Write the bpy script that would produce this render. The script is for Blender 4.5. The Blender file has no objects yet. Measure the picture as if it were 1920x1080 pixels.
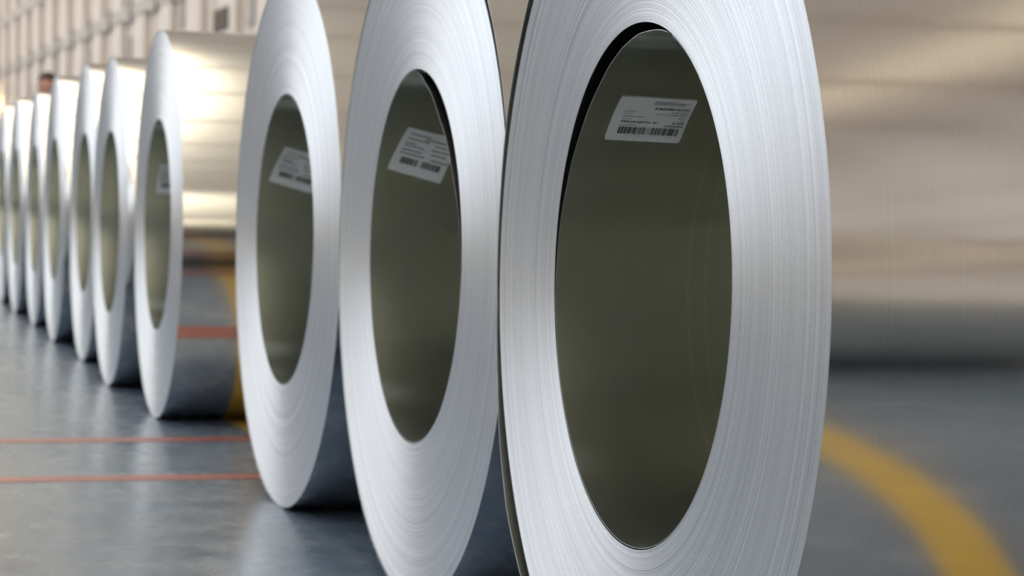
import bpy, bmesh, math, random
from mathutils import Vector, Matrix
random.seed(7)
S = bpy.context.scene
COL = S.collection
PI = math.pi

# ------------------------------------------------------------------ camera, world, exposure
cam_d = bpy.data.cameras.new('camera'); cam = bpy.data.objects.new('camera', cam_d); COL.objects.link(cam)
fw = Vector((-0.9592975, 0.2796553, -0.0392580)); rt = Vector((0.2789992, 0.9600526, 0.0214104)); up = Vector((-0.0436773, -0.0095860, 0.9989997))
M3 = Matrix((rt, up, -fw)).transposed()
cam.matrix_world = Matrix.Translation((0, -0.892018, 0.659229)) @ M3.to_4x4()
cam_d.sensor_width = 36; cam_d.lens = 4347.19 / 1920 * 36
cam_d.clip_start = 0.05; cam_d.clip_end = 400
cam_d.dof.use_dof = True; cam_d.dof.focus_distance = 2.62; cam_d.dof.aperture_fstop = 8.5
S.camera = cam

world = bpy.data.worlds.new('World'); S.world = world; world.use_nodes = True
bg = world.node_tree.nodes['Background']
bg.inputs['Color'].default_value = (0.90, 0.95, 1.0, 1); bg.inputs['Strength'].default_value = 4.2

S.view_settings.view_transform = 'Standard'; S.view_settings.look = 'None'
S.view_settings.gamma = 1; S.view_settings.use_curve_mapping = False
S.view_settings.exposure = 0.0
S.cycles.max_bounces = 14; S.cycles.glossy_bounces = 10; S.cycles.diffuse_bounces = 5; S.cycles.transparent_max_bounces = 12
S.cycles.sample_clamp_indirect = 8.0

# ------------------------------------------------------------------ helpers
def N(nt, t, **kw):
    n = nt.nodes.new(t)
    for k, v in kw.items(): setattr(n, k, v)
    return n
def math_n(nt, op, a, b=None, c=None):
    n = N(nt, 'ShaderNodeMath', operation=op)
    for i, x in enumerate((a, b, c)):
        if x is None: continue
        if isinstance(x, (int, float)): n.inputs[i].default_value = x
        else: nt.links.new(x, n.inputs[i])
    return n.outputs[0]
def mix_col(nt, fac, a, b):
    n = N(nt, 'ShaderNodeMix', data_type='RGBA')
    for i, x in ((0, fac), (6, a), (7, b)):
        if isinstance(x, (int, float)): n.inputs[i].default_value = x
        elif isinstance(x, tuple): n.inputs[i].default_value = (*x, 1)
        else: nt.links.new(x, n.inputs[i])
    return n.outputs[2]
def noise(nt, vec, scale, detail=2, rough=.5, dims='3D'):
    n = N(nt, 'ShaderNodeTexNoise', noise_dimensions=dims)
    n.inputs['Scale'].default_value = scale; n.inputs['Detail'].default_value = detail; n.inputs['Roughness'].default_value = rough
    if dims == '1D': nt.links.new(vec, n.inputs['W'])
    else: nt.links.new(vec, n.inputs['Vector'])
    return n.outputs[0]
def ramp(nt, fac, a, b):
    n = N(nt, 'ShaderNodeMapRange'); nt.links.new(fac, n.inputs[0])
    for i, x in enumerate(a + b): n.inputs[1 + i].default_value = x
    return n.outputs[0]
def new_mat(name):
    m = bpy.data.materials.new(name); m.use_nodes = True
    return m, m.node_tree, m.node_tree.nodes['Principled BSDF']
def plain(name, col, rough=.6, metal=0., var=.15, scale=3., emis=None, bump=0.):
    m, nt, p = new_mat(name)
    tc = N(nt, 'ShaderNodeTexCoord')
    f = noise(nt, tc.outputs['Object'], scale, 4)
    c = mix_col(nt, f, tuple(x * (1 - var) for x in col), tuple(min(1, x * (1 + var)) for x in col))
    nt.links.new(c, p.inputs['Base Color'])
    p.inputs['Roughness'].default_value = rough; p.inputs['Metallic'].default_value = metal
    if emis:
        p.inputs['Emission Color'].default_value = (*emis[0], 1); p.inputs['Emission Strength'].default_value = emis[1]
    if bump:
        b = N(nt, 'ShaderNodeBump'); b.inputs['Strength'].default_value = bump; nt.links.new(f, b.inputs['Height']); nt.links.new(b.outputs[0], p.inputs['Normal'])
    return m
def link(name, me, parent=None, loc=(0, 0, 0), rot=(0, 0, 0), kind=None):
    o = bpy.data.objects.new(name, me); COL.objects.link(o)
    o.parent = parent; o.location = loc; o.rotation_euler = rot
    if kind: o['kind'] = kind
    return o
def tag(o, label, cat, group=None):
    o['label'] = label; o['category'] = cat
    if group: o['group'] = group
    return o
def mesh(name, verts, faces, mats, mi=None, smooth=False):
    me = bpy.data.meshes.new(name); me.from_pydata(verts, [], faces)
    for m in mats: me.materials.append(m)
    if mi: me.polygons.foreach_set('material_index', mi)
    if smooth: me.polygons.foreach_set('use_smooth', [True] * len(me.polygons))
    me.update(); return me
def box_vf(x0, x1, y0, y1, z0, z1, base=0):
    v = [(x, y, z) for x in (x0, x1) for y in (y0, y1) for z in (z0, z1)]
    f = [(0, 1, 3, 2), (4, 6, 7, 5), (0, 4, 5, 1), (2, 3, 7, 6), (0, 2, 6, 4), (1, 5, 7, 3)]
    return v, [tuple(i + base for i in q) for q in f]
def box(name, x0, x1, y0, y1, z0, z1, mat, bevel=0.):
    bm = bmesh.new(); v, f = box_vf(x0, x1, y0, y1, z0, z1)
    vs = [bm.verts.new(p) for p in v]
    for q in f: bm.faces.new([vs[i] for i in q])
    bmesh.ops.recalc_face_normals(bm, faces=bm.faces)
    if bevel: bmesh.ops.bevel(bm, geom=list(bm.edges), offset=bevel, segments=2, affect='EDGES')
    me = bpy.data.meshes.new(name); bm.to_mesh(me); bm.free(); me.materials.append(mat); return me

# ------------------------------------------------------------------ materials
def edge_material():          # slit edges of the wound strip, seen as the coil's flat face
    m, nt, p = new_mat('slit_edges')
    tc = N(nt, 'ShaderNodeTexCoord'); sp = N(nt, 'ShaderNodeSeparateXYZ'); nt.links.new(tc.outputs['Object'], sp.inputs[0])
    x, y, z = sp.outputs
    r = math_n(nt, 'SQRT', math_n(nt, 'ADD', math_n(nt, 'MULTIPLY', x, x), math_n(nt, 'MULTIPLY', z, z)))
    info = N(nt, 'ShaderNodeObjectInfo')
    rr = math_n(nt, 'ADD', r, math_n(nt, 'MULTIPLY', info.outputs['Random'], 7.0))
    n1 = noise(nt, rr, 420, 3, .75, '1D'); n2 = noise(nt, rr, 60, 2, .6, '1D')
    n3 = noise(nt, tc.outputs['Object'], 260, 2, .6)
    f = math_n(nt, 'ADD', math_n(nt, 'MULTIPLY', n1, .62), math_n(nt, 'ADD', math_n(nt, 'MULTIPLY', n2, .2), math_n(nt, 'MULTIPLY', n3, .18)))
    f = ramp(nt, f, (.34, .66), (0., 1.))
    nt.links.new(mix_col(nt, f, (.56, .565, .575), (.91, .915, .92)), p.inputs['Base Color'])
    p.inputs['Metallic'].default_value = .8
    nt.links.new(ramp(nt, n1, (.3, .7), (.58, .48)), p.inputs['Roughness'])
    p.inputs['Anisotropic'].default_value = .93
    cb = N(nt, 'ShaderNodeCombineXYZ'); nt.links.new(x, cb.inputs[0]); nt.links.new(z, cb.inputs[2])
    vt = N(nt, 'ShaderNodeVectorTransform', vector_type='VECTOR', convert_from='OBJECT', convert_to='WORLD'); nt.links.new(cb.outputs[0], vt.inputs[0])
    nm = N(nt, 'ShaderNodeVectorMath', operation='NORMALIZE'); nt.links.new(vt.outputs[0], nm.inputs[0])
    nt.links.new(nm.outputs[0], p.inputs['Tangent'])
    b = N(nt, 'ShaderNodeBump'); b.inputs['Strength'].default_value = .25; b.inputs['Distance'].default_value = .0006
    nt.links.new(f, b.inputs['Height']); nt.links.new(b.outputs[0], p.inputs['Normal'])
    return m
def sheet_material(name, col, rough, var=.05, scratch=0.):        # rolled strip surface, grain runs around the coil
    m, nt, p = new_mat(name)
    tc = N(nt, 'ShaderNodeTexCoord'); sp = N(nt, 'ShaderNodeSeparateXYZ'); nt.links.new(tc.outputs['Object'], sp.inputs[0])
    n1 = noise(nt, sp.outputs[1], 260, 3, .7, '1D')
    n2 = noise(nt, sp.outputs[1], 75, 1, .5, '1D')
    scr = ramp(nt, n2, (.715, .725), (0., 1.))
    c = mix_col(nt, n1, tuple(a * (1 - var) for a in col), tuple(min(1, a * (1 + var)) for a in col))
    if scratch: c = mix_col(nt, math_n(nt, 'MULTIPLY', scr, scratch), c, (.9, .9, .88))
    nt.links.new(c, p.inputs['Base Color'])
    p.inputs['Metallic'].default_value = 1.
    nt.links.new(ramp(nt, n1, (.3, .7), (rough * (1 - var), rough * (1 + var))), p.inputs['Roughness'])
    p.inputs['Anisotropic'].default_value = .4
    cb = N(nt, 'ShaderNodeCombineXYZ'); cb.inputs[1].default_value = 1.
    vt = N(nt, 'ShaderNodeVectorTransform', vector_type='VECTOR', convert_from='OBJECT', convert_to='WORLD'); nt.links.new(cb.outputs[0], vt.inputs[0])
    nt.links.new(vt.outputs[0], p.inputs['Tangent'])
    return m
MAT_EDGE = edge_material()
MAT_SHEET = sheet_material('rolled_sheet', (.80, .79, .77), .13)
MAT_BORE = sheet_material('bore_sheet', (.70, .715, .655), .215, .008, .25)
MAT_GAP_SHADE = sheet_material('gap_shade_sheet', (.16, .16, .15), .3, .008)  # same steel, darkened so the gap behind the inner wrap looks shaded
MAT_PAPER = plain('label_paper', (.64, .64, .63), .7, var=.03, scale=30)
MAT_INK = plain('label_ink', (.03, .03, .035), .6, var=.05)
MAT_INK_GREY = plain('label_ink_grey', (.16, .16, .165), .6, var=.05)
MAT_WALL = plain('wall_cladding', (.60, .515, .435), .75, scale=.9, var=.12)
MAT_PILASTER = plain('wall_pilaster', (.67, .585, .515), .7, scale=1.1, var=.1)
MAT_JOINT = plain('wall_joint', (.40, .34, .27), .8)
MAT_RAIL = plain('wall_rail', (.46, .42, .37), .7, scale=.7)
MAT_BRACKET = plain('dark_fitting', (.36, .325, .285), .6)
MAT_OPENING = plain('dark_opening', (.10, .075, .05), .8)
MAT_LEFTWALL = plain('left_wall_paint', (.74, .75, .77), .8, scale=.6)
MAT_ROOF = plain('roof_deck', (.82, .72, .60), .8, scale=.4, var=.06)
MAT_ROOF_BROWN = plain('brown_roof_deck', (.42, .28, .19), .8, scale=.4)
MAT_BEAM = plain('roof_beam', (.66, .56, .46), .7, scale=.8)
MAT_RED = plain('red_paint', (.26, .075, .058), .4, scale=14, var=.25)
MAT_YELLOW = plain('yellow_paint', (.44, .28, .05), .4, scale=14, var=.2)
def floor_material():
    m, nt, p = new_mat('polished_concrete')
    tc = N(nt, 'ShaderNodeTexCoord'); o = tc.outputs['Object']
    a = noise(nt, o, 1.3, 5, .6); b = noise(nt, o, 9, 5, .65); c = noise(nt, o, 60, 3, .6)
    f = math_n(nt, 'ADD', math_n(nt, 'MULTIPLY', a, .45), math_n(nt, 'ADD', math_n(nt, 'MULTIPLY', b, .4), math_n(nt, 'MULTIPLY', c, .15)))
    f = ramp(nt, f, (.36, .64), (0., 1.))
    nt.links.new(mix_col(nt, f, (.075, .107, .152), (.168, .19, .224)), p.inputs['Base Color'])
    nt.links.new(ramp(nt, b, (.3, .7), (.18, .32)), p.inputs['Roughness'])
    bp = N(nt, 'ShaderNodeBump'); bp.inputs['Strength'].default_value = .05; bp.inputs['Distance'].default_value = .01
    p.inputs['IOR'].default_value = 1.6
    nt.links.new(b, bp.inputs['Height']); nt.links.new(bp.outputs[0], p.inputs['Normal'])
    return m
MAT_FLOOR = floor_material()
def pane_material(name, tint):
    m = bpy.data.materials.new(name); m.use_nodes = True; nt = m.node_tree; nt.nodes.clear()
    out = N(nt, 'ShaderNodeOutputMaterial'); t = N(nt, 'ShaderNodeBsdfTransparent'); t.inputs[0].default_value = (*tint, 1)
    g = N(nt, 'ShaderNodeBsdfGlossy'); g.inputs['Roughness'].default_value = .05
    mx = N(nt, 'ShaderNodeMixShader'); mx.inputs[0].default_value = .05
    nt.links.new(t.outputs[0], mx.inputs[1]); nt.links.new(g.outputs[0], mx.inputs[2]); nt.links.new(mx.outputs[0], out.inputs[0])
    return m
MAT_GLASS = pane_material('window_glass', (.86, .885, .93))
MAT_SKYLIGHT_DIM = pane_material('dimmed_skylight', (.5, .44, .37))  # tint only dims the daylight coming through the side strip
MAT_SKYLIGHT = pane_material('cream_skylight', (1., .93, .80))

# ------------------------------------------------------------------ hall
X0, X1, YL, ROOF = -112., 34., -8.5, 11.
floor = link('floor', box('floor', X0, X1, YL, 10., -.2, 0., MAT_FLOOR), kind='structure')
for x in (-6.104, -5.294):
    link('red_line', box('red_line', x - .042, x + .042, -8.4, 7.5, 0., .0012, MAT_RED), floor)
link('yellow_line', box('yellow_line', -7.5, 20., -.045, .045, .0, .0009, MAT_YELLOW), floor, (0, .235 + .028 * 6.42, 0), (0, 0, math.atan(.028)))

# right wall: turned a little off the row of coils; local x runs along it, local -y faces the hall
wall = link('wall_right', box('wall_right', -115, 36, .12, .45, 0, 8.4, MAT_WALL), loc=(0, 8.3, 0), rot=(0, 0, math.atan(.028)), kind='structure')
BAY = 4.03; xs0 = -53.55
ks = range(-15, 22)
pil = box('wall_pilaster', 0, 2.15, -.09, .12, 0, 11.0, MAT_PILASTER)
pnl = box('cladding_panel', 2.2, BAY - .22, .06, .12, 0, 8.4, MAT_WALL)
jnt = box('joint_strip', -.2, 0., -.10, .12, 0, 11.0, MAT_JOINT)
brk = box('bracket', -.35, .35, -.20, -.14, -.3, .3, MAT_BRACKET, .02)
brk2 = box('junction_box', -.3, .4, -.15, -.09, -.28, .28, MAT_BRACKET, .02)
for k in ks:
    x = xs0 + k * BAY
    if x < -113 or x > 31: continue
    link('pilaster', pil, wall, (x, 0, 0)); link('cladding_panel', pnl, wall, (x, 0, 0)); link('joint_strip', jnt, wall, (x, 0, 0))
    link('bracket', brk, wall, (x + random.uniform(-.1, .1), 0, 5.3))
    if k % 2 == 0: link('junction_box', brk2, wall, (x - .2, 0, 4.45 + random.uniform(-.3, .3)))
win2 = link('window_2', box('window_2', -113, -30, .0, .02, 8.5, 10.6, MAT_GLASS), wall, kind='structure')
for z, h in ((5.3, .16), (7.3, .2)):
    link('wall_rail', box('wall_rail', -114, 35, -.14, -.10, z - h, z + h, MAT_RAIL), wall)
link('upper_wall', box('upper_wall', -30, 36, .12, .45, 8.4, 11.2, MAT_WALL), wall)
link('vent_opening', box('vent_opening', -49.62, -48.05, -.13, -.06, 4.02, 4.5, MAT_OPENING, .02), wall)

wl = link('wall_left', box('wall_left', X0, X1, YL - .3, YL, 0, 4.6, MAT_LEFTWALL), kind='structure')
link('upper_band', box('upper_band', X0, X1, YL - .3, YL, 10.6, ROOF, MAT_LEFTWALL), wl)
WX = [X0 + i * 7.3 for i in range(21)]
win = link('window_1', box('window_1', X0, X1, YL - .2, YL - .18, 4.6, 10.6, MAT_GLASS), kind='structure')
mul = box('mullion', -.35, .35, YL - .3, YL + .02, 4.6, 10.6, MAT_LEFTWALL)
for x in WX: link('mullion', mul, win, (x, 0, 0))
link('wall_far', box('wall_far', X0 - .3, X0, YL, 10., 0, ROOF, MAT_WALL), kind='structure')
link('wall_near', box('wall_near', X1, X1 + .3, YL, 10., 0, ROOF, MAT_WALL), kind='structure')
SK0, SK1 = -3.0, 1.6
ceil = link('ceiling', box('ceiling', -32, X1, SK1, 6.1, ROOF, ROOF + .2, MAT_ROOF), kind='structure')
link('roof_deck', box('roof_deck', X0, -32, SK1, 6.1, ROOF, ROOF + .2, MAT_ROOF_BROWN), ceil)
link('roof_deck', box('roof_deck', X0, X1, YL, SK0, ROOF, ROOF + .2, MAT_ROOF), ceil)
link('roof_deck', box('roof_deck', X0, X1, 7.0, 10., ROOF, ROOF + .2, MAT_ROOF), ceil)
link('skylight', box('skylight', X0, X1, 6.1, 7.0, ROOF + .1, ROOF + .12, MAT_SKYLIGHT_DIM), ceil)  # extra strip, added for the soft bright band mirrored in the nearest coil
link('skylight', box('skylight', X0, X1, SK0, SK1, ROOF + .1, ROOF + .12, MAT_SKYLIGHT), ceil)
bmh = box('roof_beam', -.12, .12, YL, 9.6, ROOF - .2, ROOF - .02, MAT_BEAM)
for i in range(36): link('roof_beam', bmh, ceil, (X0 + 2 + i * 4.03, 0, 0))

# ------------------------------------------------------------------ coils
S_ = [-.08, 2.5433, 3.6766, 4.7991, 6.7203, 7.8268, 8.9422, 10.0779, 11.2015, 12.3161, 13.44]
Y_ = [.0, -.0036, .0095, .0055, -.0047, -.0179, .0081, -.0022, .0061, -.0008, .004]
R_ = [.5590, .5590, .5590, .5600, .5581, .5475, .5650, .5660, .5551, .5575, .5590]
W_ = [0, .0044, .0054, .0108, -.0075, -.0068, -.0068, -.0068, -.0065, .0005, 0]
RH = .3049; WIDTH = 1.4
def interp(tab, a):
    for (a0, v0), (a1, v1) in zip(tab, tab[1:]):
        if a0 <= a <= a1:
            t = (a - a0) / (a1 - a0); t = t * t * (3 - 2 * t) * .5 + t * .5
            return v0 + (v1 - v0) * t
    return tab[-1][1]
# loose inner sheet: angle (deg, going on past 360) -> radius
INNER = [
    [(72.5, .3024), (88, .2934), (101, .2866), (109, .2829), (122, .2783), (138, .2803), (154, .288), (168, .297), (185, .3022), (210, .3034), (430, .3034)],
    [(-268, .3030), (-40, .3034), (-15, .3015), (3, .2945), (11, .2885), (32, .2712), (55, .268), (75.5, .2828), (85, .295), (92, .3025)],
]
INNER_TIGHT = [(80, .3036), (438, .3034)]
# loose outer sheet: angle -> lift above the wound laps
OUTER = [
    [(0, .0015), (90, .002), (120, .006), (140, .011), (157, .011), (172, .006), (185, .0055), (195, .0115), (206, .026), (214, .031), (226, .024), (245, .010), (262, .001), (360, .0015)],
    [(0, .005), (12, .009), (25, .0115), (43, .0135), (70, .010), (110, .0035), (150, .001), (300, .001), (340, .002), (360, .005)],
]
OUTER_TIGHT = [(0, .0008), (60, .0016), (200, .0008), (360, .0008)]

def lap_body(R, rings, segs, seed):
    """solid ring of wound strip; the front face carries slightly uneven lap edges"""
    rnd = random.Random(seed)
    verts, faces, mi = [], [], []
    radii = [RH + (R - RH) * i / rings for i in range(rings + 1)]
    slow = [rnd.uniform(-1, 1) for _ in range(rings // 6 + 3)]
    off = []
    for i in range(rings + 1):
        j = i / 6; k = int(j); t = j - k
        off.append((slow[k] * (1 - t) + slow[k + 1] * t) * .0003 + rnd.gauss(0, 1) * .00009)
    ph = rnd.uniform(0, 6)
    for side in (0, 1):
        rr = radii if side == 0 else [radii[0], radii[-1]]
        for i, r in enumerate(rr):
            for s in range(segs):
                a = 2 * PI * s / segs
                y = (off[i] * (1 + .35 * math.sin(a * 2 + ph + i * .05))) if side == 0 else WIDTH
                verts.append((r * math.cos(a), y, r * math.sin(a)))
    def strip(a, b, m):
        for s in range(segs):
            t = (s + 1) % segs
            faces.append((a * segs + s, a * segs + t, b * segs + t, b * segs + s)); mi.append(m)
    for i in range(rings): strip(i, i + 1, 0)
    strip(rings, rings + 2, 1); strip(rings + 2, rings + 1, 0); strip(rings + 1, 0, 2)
    me = mesh('wound_laps', verts, faces, [MAT_EDGE, MAT_SHEET, MAT_GAP_SHADE], mi)
    bm = bmesh.new(); bm.from_mesh(me); bmesh.ops.recalc_face_normals(bm, faces=bm.faces)
    for f in bm.faces: f.smooth = True
    for e in bm.edges:
        if len(e.link_faces) == 2 and e.calc_face_angle(0) > .7: e.smooth = False
    bm.to_mesh(me); bm.free()
    return me
def sheet_strip(name, prof, y0, y1, th, mats, closed, tight=None):
    """thin bent sheet following prof = [(angle_rad, radius)], th grows outwards"""
    n = len(prof); verts, faces, mi = [], [], []
    ys = [y0, y1] if tight is None else [y0, .22, .30, .38, .46, y1]
    m = len(ys); c = 2 * m
    def rad(r, y):                                   # the loose end is caught between the laps further in
        if tight is None: return r
        t = min(1, max(0, (y - .22) / .24)); t = t * t * (3 - 2 * t)
        return r + (tight - r) * t
    for (a, r) in prof:
        for y in ys: q = rad(r, y); verts.append((q * math.cos(a), y, q * math.sin(a)))
        for y in reversed(ys): q = rad(r, y) + th; verts.append((q * math.cos(a), y, q * math.sin(a)))
    last = n if closed else n - 1
    for i in range(last):
        j = (i + 1) % n
        for q in range(c):
            q2 = (q + 1) % c
            faces.append((i * c + q, i * c + q2, j * c + q2, j * c + q)); mi.append(2 if q < m - 1 else 0 if q in (m - 1, c - 1) else 1)
    if not closed:
        faces.append(tuple(range(c))); faces.append(tuple(range(n * c - 1, n * c - c - 1, -1))); mi += [0, 0]
    me = mesh(name, verts, faces, mats, mi)
    bm = bmesh.new(); bm.from_mesh(me); bmesh.ops.recalc_face_normals(bm, faces=bm.faces)
    for f in bm.faces: f.smooth = True
    for e in bm.edges:
        if len(e.link_faces) == 2 and e.calc_face_angle(0) > .7: e.smooth = False
    bm.to_mesh(me); bm.free()
    return me

# ---- paper label: u along the axis (0..w), v up the bore wall (0..h); mapped onto the bore
_tc = {}
def text_geo(s, size, align='LEFT'):
    key = (s, size, align)
    if key not in _tc:
        cu = bpy.data.curves.new('print', 'FONT'); cu.body = s; cu.size = size; cu.align_x = align; cu.resolution_u = 2
        o = bpy.data.objects.new('print', cu); COL.objects.link(o)
        dg = bpy.context.evaluated_depsgraph_get(); dg.update()
        me = o.evaluated_get(dg).to_mesh()
        _tc[key] = ([(v.co.x, v.co.y) for v in me.vertices], [tuple(p.vertices) for p in me.polygons])
        o.evaluated_get(dg).to_mesh_clear()
        bpy.data.objects.remove(o); bpy.data.curves.remove(cu)
    return _tc[key]
class Flat:
    def __init__(self): self.v, self.f = [], []
    def rect(self, u0, v0, u1, v1, nv=1):
        b = len(self.v)
        self.v += [(u0, v0), (u1, v0), (u1, v1), (u0, v1)]; self.f.append((b, b + 1, b + 2, b + 3))
    def text(self, s, u, v, size, align='LEFT', sx=1., bold=0.):
        vs, fs = text_geo(s, size, align); 
        for d in ((0,) if not bold else (-bold, 0, bold)):
            b = len(self.v)
            self.v += [(u + x * sx + d, v + y) for x, y in vs]; self.f += [tuple(i + b for i in q) for q in fs]
def make_label(parent, y0, a0, w, h, tilt, rfun, style):
    """y0, a0: top-left corner (depth, angle in degrees on the bore); tilt rotates the sheet on the wall"""
    ct, st = math.cos(tilt), math.sin(tilt)
    def put(u, v, lift):                     # v measured down from the top edge
        du, dv = u * ct - v * st, u * st + v * ct
        a = math.radians(a0) + dv / .30
        r = rfun(math.degrees(a)) - lift
        return (r * math.cos(a), y0 + du, r * math.sin(a))
    nu, nv = 12, 14
    outl = []
    V, F = [], []
    c = .0014
    for lift in (.0004, .0012):
        for j in range(nv + 1):
            for i in range(nu + 1):
                u, v = w * i / nu, h * j / nv
                if i in (0, nu) and j in (0, nv): u += c if i == 0 else -c; 
                V.append(put(u, v, lift))
    L = (nu + 1) * (nv + 1)
    for j in range(nv):
        for i in range(nu):
            q = (j * (nu + 1) + i, j * (nu + 1) + i + 1, (j + 1) * (nu + 1) + i + 1, (j + 1) * (nu + 1) + i)
            F.append(q); F.append(tuple(x + L for x in reversed(q)))
    rim = [i for i in range(nu + 1)] + [(j + 1) * (nu + 1) - 1 for j in range(1, nv + 1)] + [nv * (nu + 1) + i for i in range(nu - 1, -1, -1)] + [j * (nu + 1) for j in range(nv - 1, 0, -1)]
    for a, b in zip(rim, rim[1:] + rim[:1]): F.append((a, b, b + L, a + L))
    me = mesh('paper_label', V, F, [MAT_PAPER])
    bm = bmesh.new(); bm.from_mesh(me); bmesh.ops.recalc_face_normals(bm, faces=bm.faces)
    for f in bm.faces: f.smooth = True
    for e in bm.edges:
        if len(e.link_faces) == 2 and e.calc_face_angle(0) > .7: e.smooth = False
    bm.to_mesh(me); bm.free()
    lab = link('paper_label', me, parent); lab['label'] = 'grey-white printed paper label with a barcode'
    def emit(name, fl, mat):
        m = mesh(name, [put(u, v, .0016) for u, v in fl.v], fl.f, [mat])
        bm = bmesh.new(); bm.from_mesh(m); bmesh.ops.subdivide_edges(bm, edges=[e for e in bm.edges if e.calc_length() > .02], cuts=3, use_grid_fill=True); bm.to_mesh(m); bm.free()
        o = link(name, m, lab, kind='stuff'); return o
    t = Flat(); g = Flat()
    k = h / .084
    if style == 0:
        # faint header lines, too small to read
        rnd = random.Random(3)
        for ln, (ua, ub) in enumerate(((.046, .066), (.045, .094), (.0455, .086))):
            u = w * ua / .1
            while u < w * ub / .1:
                l = rnd.uniform(.002, .006); g.rect(u, .0064 + ln * .0026, u + l, .0076 + ln * .0026); u += l + .0008
        Lx = w * .12
        for i, (s, sz, bold) in enumerate((('Размер', .0042, 0), ('ГОСТ', .0040, 0), ('Марка стали', .0042, 0), ('№ рул.', .0040, 0), ('Масса нетто, кг:', .0058, .00022), ('Контролер', .0040, 0))):
            v = (.0300, .0350, .0400, .0450, .0508, .0562)[i]
            (t if bold else g).text(s, Lx, -v, sz, 'LEFT', 1.12, bold)
        Rx = w * .955
        for i, (s, sz, bold) in enumerate((('51829/00141155', .0062, .00022), ('0,58x1 250', .0044, 0), ('ГОСТ Р 52246-2004', .0044, 0), ('08пс', .0042, 0), ('100', .0042, 0), ('6 410', .0060, .00022), ('Волна С.В.', .0042, 0))):
            v = (.0238, .0296, .0346, .0400, .0450, .0504, .0556)[i]
            if i == 6: 
                u = Rx - .024
                while u < Rx - .002:
                    l = rnd.uniform(.0015, .004); g.rect(u, .0528, u + l, .0556); u += l + .0007
                continue
            (t if bold else g).text(s, Rx, -v, sz, 'RIGHT', 1.1, bold)
        t.v = [(u, -v if v < 0 else v) for u, v in t.v]; g.v = [(u, -v if v < 0 else v) for u, v in g.v]
        b0, b1, va, vb = w * .13, w * .93, .0585, .0715
    else:
        rnd = random.Random(style * 5)
        rows = [(.10, .45, .10), (.40, .90, .16), (.08, .42, .22), (.62, .93, .26), (.08, .30, .32), (.10, .40, .38), (.60, .90, .36), (.08, .46, .48), (.62, .90, .46), (.08, .50, .56), (.66, .92, .58)]
        for a, b, v in rows:
            u = w * a
            while u < w * b:
                l = rnd.uniform(.003, .008); g.rect(u, h * v, u + l, h * v + .0028); u += l + .0012
        b0, b1, va, vb = w * .14, w * .90, h * .66, h * .80
    emit('printed_text', g, MAT_INK_GREY)
    if t.v: emit('bold_print', t, MAT_INK)
    bc = Flat(); rnd = random.Random(11); u = b0; n = 0
    while u < b1:
        fr = (u - b0) / (b1 - b0)
        wd = rnd.choice((.0007, .0010, .0016, .0024)); gap = rnd.choice((.0006, .0007, .0011))
        if .42 < fr < .52: wd, gap = .0005, .0016
        if style and .44 < fr < .50: u += .004; continue
        bc.rect(u, va, min(u + wd, b1), vb); u += wd + gap
    emit('barcode', bc, MAT_INK)
    if style == 0:
        dg = Flat()
        for i, ch in enumerate('51829001411550'):
            dg.text(ch, b0 + (b1 - b0) * i / 13.4, -(vb + .0042), .0036, 'LEFT', 1.0)
        dg.v = [(u, -v) for u, v in dg.v]
        emit('barcode_digits', dg, MAT_INK_GREY)

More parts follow.
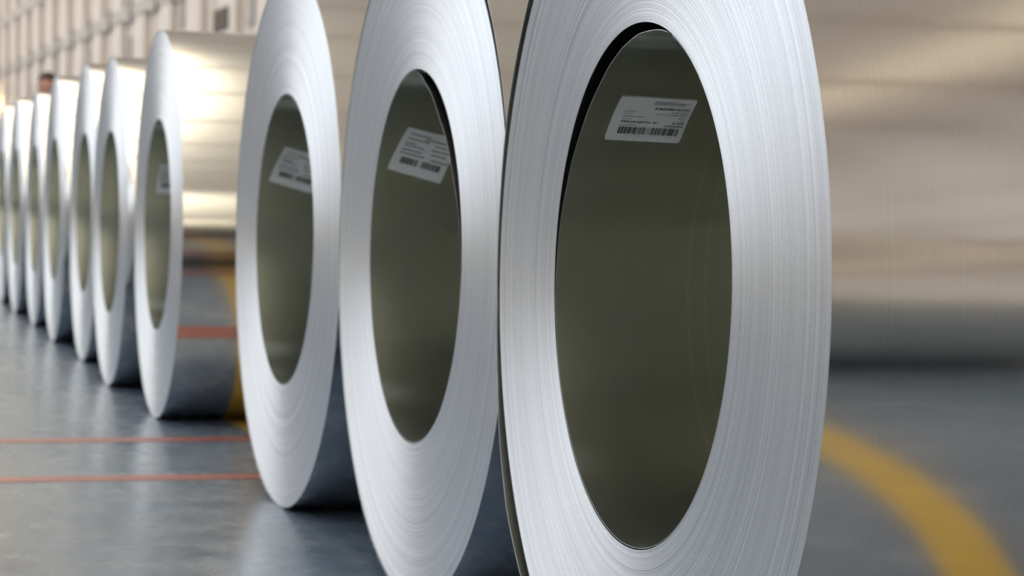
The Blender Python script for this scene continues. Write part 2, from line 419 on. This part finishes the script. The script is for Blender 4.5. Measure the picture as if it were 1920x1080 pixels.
LABELS = [
    'nearest steel coil, sharp, with a readable barcode label and black gap in its bore',
    'second steel coil from the front, inner sheet sprung loose along the right of its bore',
    'third steel coil from the front, last one before the gap in the row',
    'fourth steel coil, first one beyond the gap, red line mirrored in its side',
    'fifth steel coil from the front, directly behind the first coil beyond the gap',
    'sixth steel coil from the front, two places behind the gap',
    'seventh steel coil from the front, just right of the dark-haired head',
    'eighth steel coil from the front, with the dark-haired head showing above its top',
    'ninth steel coil from the front, the last whose whole face is in view',
    'tenth steel coil from the front, cut by the left picture edge beside the orange lamp',
    'steel coil beside the camera, seen only as a reflection in the nearest coil side',
]
for n_ in range(len(S_)):
    i = n_ - 1
    if i < 0: i = 10                                   # the coil beside the camera, seen only mirrored in the nearest one
    R, hi = R_[n_], (i < 3)
    root = bpy.data.objects.new('steel_coil', None); COL.objects.link(root); root.empty_display_size = .1
    root.location = (-S_[n_], Y_[n_], 0); root.rotation_euler = (0, 0, W_[n_])
    tag(root, LABELS[i], 'steel coil', 'steel coils standing in a row on the hall floor')
    Rb = R - .0022
    segs = 256 if i == 0 else 192 if hi else 128
    body = link('wound_laps', lap_body(Rb, 220 if i == 0 else 150 if hi else 60, segs, 10 + i), root, (0, 0, R))
    tab = OUTER[i] if i < 2 else OUTER_TIGHT
    prof = []
    for s in range(288):
        a = 360 * s / 288
        r = Rb + interp(tab, a) + .0002
        if 225 < a < 315:                                    # the lap that carries the coil lies on the floor
            r = min(r, (R - .0012) / max(1e-6, math.sin(math.radians(a - 180))) - .0013)
            r = max(r, Rb + .0001)
        prof.append((2 * PI * s / 288, r))
    ow = link('outer_wrap', sheet_strip('outer_wrap', prof, -.0012 if i > 0 else -.0030, WIDTH + .001, .0011 if i else .0014, [MAT_EDGE, MAT_SHEET, MAT_BORE], True), root, (0, 0, R))
    tab = INNER[i] if i < 2 else INNER_TIGHT
    a0, a1 = tab[0][0], tab[-1][0]
    if a1 - a0 > 357: a1 = a0 + 357
    n = 260
    prof = [(math.radians(a0 + (a1 - a0) * s / n), interp(tab, a0 + (a1 - a0) * s / n) - .0006) for s in range(n + 1)]
    iw = link('inner_wrap', sheet_strip('inner_wrap', prof, .0008, WIDTH, .0006, [MAT_EDGE, MAT_GAP_SHADE, MAT_BORE], False, .3030 if i < 2 else None), root, (0, 0, R))
    rf = (lambda t: (lambda a: interp(t, a if a >= t[0][0] else a + 360) - .0006))(tab)
    if i == 0: make_label(iw, .0365, 125.3, .1005, .0845, .03, rf, 0)
    elif i == 1:
        make_label(iw, .0420, 134.4 , .102, .092, .26, lambda a: .3024, 1)
    elif i == 2: make_label(iw, .0460, 139.1, .102, .092, .28, lambda a: .3026, 2)
    elif i == 3: make_label(iw, .0360, 144.0, .102, .098, .06, lambda a: .3026, 3)

# ------------------------------------------------------------------ wall lamp
MAT_BULB = plain('lamp_glow', (1., .8, .5), .4, emis=((1., .62, .25), 140.))
MAT_HOUSING = plain('lamp_housing', (.12, .11, .10), .5)
root = bpy.data.objects.new('wall_lamp', None); COL.objects.link(root)
root.location = (-97.86, 8.3 - 97.86 * .028, 4.12); root.rotation_euler = (0, 0, math.atan(.028))
tag(root, 'glowing orange lamp mounted on the beige wall far down the hall', 'lamp')
link('lamp_arm', box('lamp_arm', -.04, .04, -.55, -.05, .16, .24, MAT_HOUSING, .01), root)
link('back_plate', box('back_plate', -.15, .15, -.13, -.09, -.1, .4, MAT_HOUSING, .01), root)
def lathe(name, prof, mat, segs=20):
    v, f = [], []
    for r, z in prof:
        for s in range(segs): v.append((r * math.cos(2 * PI * s / segs), r * math.sin(2 * PI * s / segs), z))
    for i in range(len(prof) - 1):
        for s in range(segs):
            t = (s + 1) % segs; f.append((i * segs + s, i * segs + t, (i + 1) * segs + t, (i + 1) * segs + s))
    f.append(tuple(range(segs - 1, -1, -1))); f.append(tuple(range((len(prof) - 1) * segs, len(prof) * segs)))
    return mesh(name, v, f, [mat], smooth=True)
link('lamp_hood', lathe('lamp_hood', [(.20, .06), (.17, .13), (.09, .19), (.05, .22)], MAT_HOUSING), root, (0, -.5, 0))
link('bulb', lathe('bulb', [(.03, -.19), (.11, -.15), (.165, -.06), (.165, .02), (.10, .10)], MAT_BULB), root, (0, -.5, 0))

# ------------------------------------------------------------------ person behind the far coils
MAT_SKIN = plain('skin', (.50, .24, .17), .55, var=.08, scale=20)
MAT_HAIR = plain('dark_hair', (.035, .022, .016), .6, var=.3, scale=60)
MAT_JACKET = plain('work_jacket', (.30, .32, .36), .8, scale=10)
MAT_TROUSERS = plain('work_trousers', (.06, .07, .10), .85, scale=10)
MAT_BOOT = plain('work_boots', (.03, .027, .025), .6)
def skin_obj(name, pts, edges, mat, parent, root_i=0, sub=2):
    me = bpy.data.meshes.new(name); me.from_pydata([p[:3] for p in pts], edges, [])
    o = bpy.data.objects.new(name, me); COL.objects.link(o)
    md = o.modifiers.new('skin', 'SKIN'); md.use_smooth_shade = True
    lay = me.skin_vertices[0].data if me.skin_vertices else None
    if lay is None:
        bm = bmesh.new(); bm.from_mesh(me); bm.verts.layers.skin.verify(); bm.to_mesh(me); bm.free(); lay = me.skin_vertices[0].data
    for i, p in enumerate(pts):
        r = p[3] if isinstance(p[3], tuple) else (p[3], p[3]); lay[i].radius = r
    lay[root_i].use_root = True
    sb = o.modifiers.new('sub', 'SUBSURF'); sb.levels = sub; sb.render_levels = sub
    dg = bpy.context.evaluated_depsgraph_get(); dg.update()
    new = bpy.data.meshes.new_from_object(o.evaluated_get(dg)); new.name = name
    new.materials.clear(); new.materials.append(mat)
    for p in new.polygons: p.use_smooth = True
    bpy.data.objects.remove(o)
    return link(name, new, parent)
person = bpy.data.objects.new('person', None); COL.objects.link(person)
person.location = (-22.2, .99, 0); person.rotation_euler = (0, 0, -.25)      # faces +x, towards the coils
tag(person, 'person with short dark hair, only the head showing above the eighth coil', 'person')
# local axes: +x forward, y sideways, z up ; height about 1.72
P = [(0, 0, .93, (.15, .11)), (0, 0, 1.10, (.14, .105)), (.01, 0, 1.28, (.16, .115)), (0, 0, 1.41, (.12, .085)), (0, 0, 1.47, .055), (.015, 0, 1.52, .056), (.03, 0, 1.56, (.072, .066)), (.02, 0, 1.62, (.082, .088)), (.01, 0, 1.685, (.066, .072)),
     (.105, 0, 1.585, .016)]
E_ = [(0, 1), (1, 2), (2, 3), (3, 4), (4, 5), (5, 6), (6, 7), (7, 8), (6, 9)]
for s in (1, -1):
    b = len(P)
    P += [(0, s * .09, .86, .092), (.01, s * .10, .48, .058), (-.01, s * .10, .10, .042), (.02, s * .10, .05, .045), (.15, s * .11, .035, .034)]
    E_ += [(0, b), (b, b + 1), (b + 1, b + 2), (b + 2, b + 3), (b + 3, b + 4)]
    b = len(P)
    P += [(0, s * .185, 1.38, .062), (-.02, s * .23, 1.10, .043), (.06, s * .24, .86, .030), (.085, s * .24, .79, (.040, .020))]
    E_ += [(3, b), (b, b + 1), (b + 1, b + 2), (b + 2, b + 3)]
    h = b + 3
    for k, (dx, L) in enumerate(((.030, .075), (.010, .085), (-.010, .078), (-.028, .062))):
        b = len(P); P += [(.085 + dx, s * .24, .755, .009), (.095 + dx, s * .232, .755 - L * .5, .0085), (.105 + dx, s * .215, .755 - L, .0075)]
        E_ += [(h, b), (b, b + 1), (b + 1, b + 2)]
    b = len(P); P += [(.125, s * .225, .80, .011), (.145, s * .21, .765, .0095)]; E_ += [(h, b), (b, b + 1)]
body = skin_obj('body', P, E_, MAT_SKIN, person)
jp = [(0, 0, .86, (.172, .132)), (0, 0, 1.10, (.165, .130)), (.01, 0, 1.28, (.180, .138)), (0, 0, 1.41, (.135, .102)), (0, 0, 1.462, (.075, .075))]
je = [(0, 1), (1, 2), (2, 3), (3, 4)]
for s in (1, -1):
    b = len(jp); jp += [(0, s * .19, 1.38, .078), (-.02, s * .235, 1.10, .060), (.05, s * .243, .89, .046)]; je += [(3, b), (b, b + 1), (b + 1, b + 2)]
skin_obj('work_jacket', jp, je, MAT_JACKET, person)
tp = [(0, 0, .95, (.165, .125)), (0, 0, .90, (.165, .125))]; te = [(0, 1)]
for s in (1, -1):
    b = len(tp); tp += [(0, s * .095, .82, .108), (.01, s * .10, .48, .078), (-.005, s * .10, .12, .066)]; te += [(1, b), (b, b + 1), (b + 1, b + 2)]
skin_obj('trousers', tp, te, MAT_TROUSERS, person)
for s in (1, -1):
    skin_obj('boot', [(-.03, s * .10, .13, .06), (-.02, s * .10, .06, .058), (.08, s * .105, .046, .046), (.17, s * .115, .042, .040)], [(0, 1), (1, 2), (2, 3)], MAT_BOOT, person)
bm = bmesh.new(); bmesh.ops.create_uvsphere(bm, u_segments=24, v_segments=16, radius=1.)
for v in bm.verts:
    x, y, z = v.co
    lim = -.05 if x < .35 else .38                         # hairline: low at the nape, high over the forehead
    if x < -.2: lim = -.45
    if z < lim: z = lim + (z - lim) * .1; k = .9
    else: k = 1.
    v.co = (x * .102 * k + .005, y * .088 * k, z * .098 + 1.645)
me = bpy.data.meshes.new('hair'); bm.to_mesh(me); bm.free(); me.materials.append(MAT_HAIR)
for p in me.polygons: p.use_smooth = True
link('hair', me, person)
for s in (1, -1):
    bm = bmesh.new(); bmesh.ops.create_uvsphere(bm, u_segments=10, v_segments=8, radius=.012)
    me = bpy.data.meshes.new('eye'); bm.to_mesh(me); bm.free(); me.materials.append(MAT_HAIR); link('eye', me, person, (.098, s * .032, 1.615))
    bm = bmesh.new(); bmesh.ops.create_uvsphere(bm, u_segments=10, v_segments=8, radius=1.)
    for v in bm.verts: v.co = (v.co.x * .018, v.co.y * .009, v.co.z * .032)
    me = bpy.data.meshes.new('ear'); bm.to_mesh(me); bm.free(); me.materials.append(MAT_SKIN); link('ear', me, person, (.0, s * .088, 1.60))
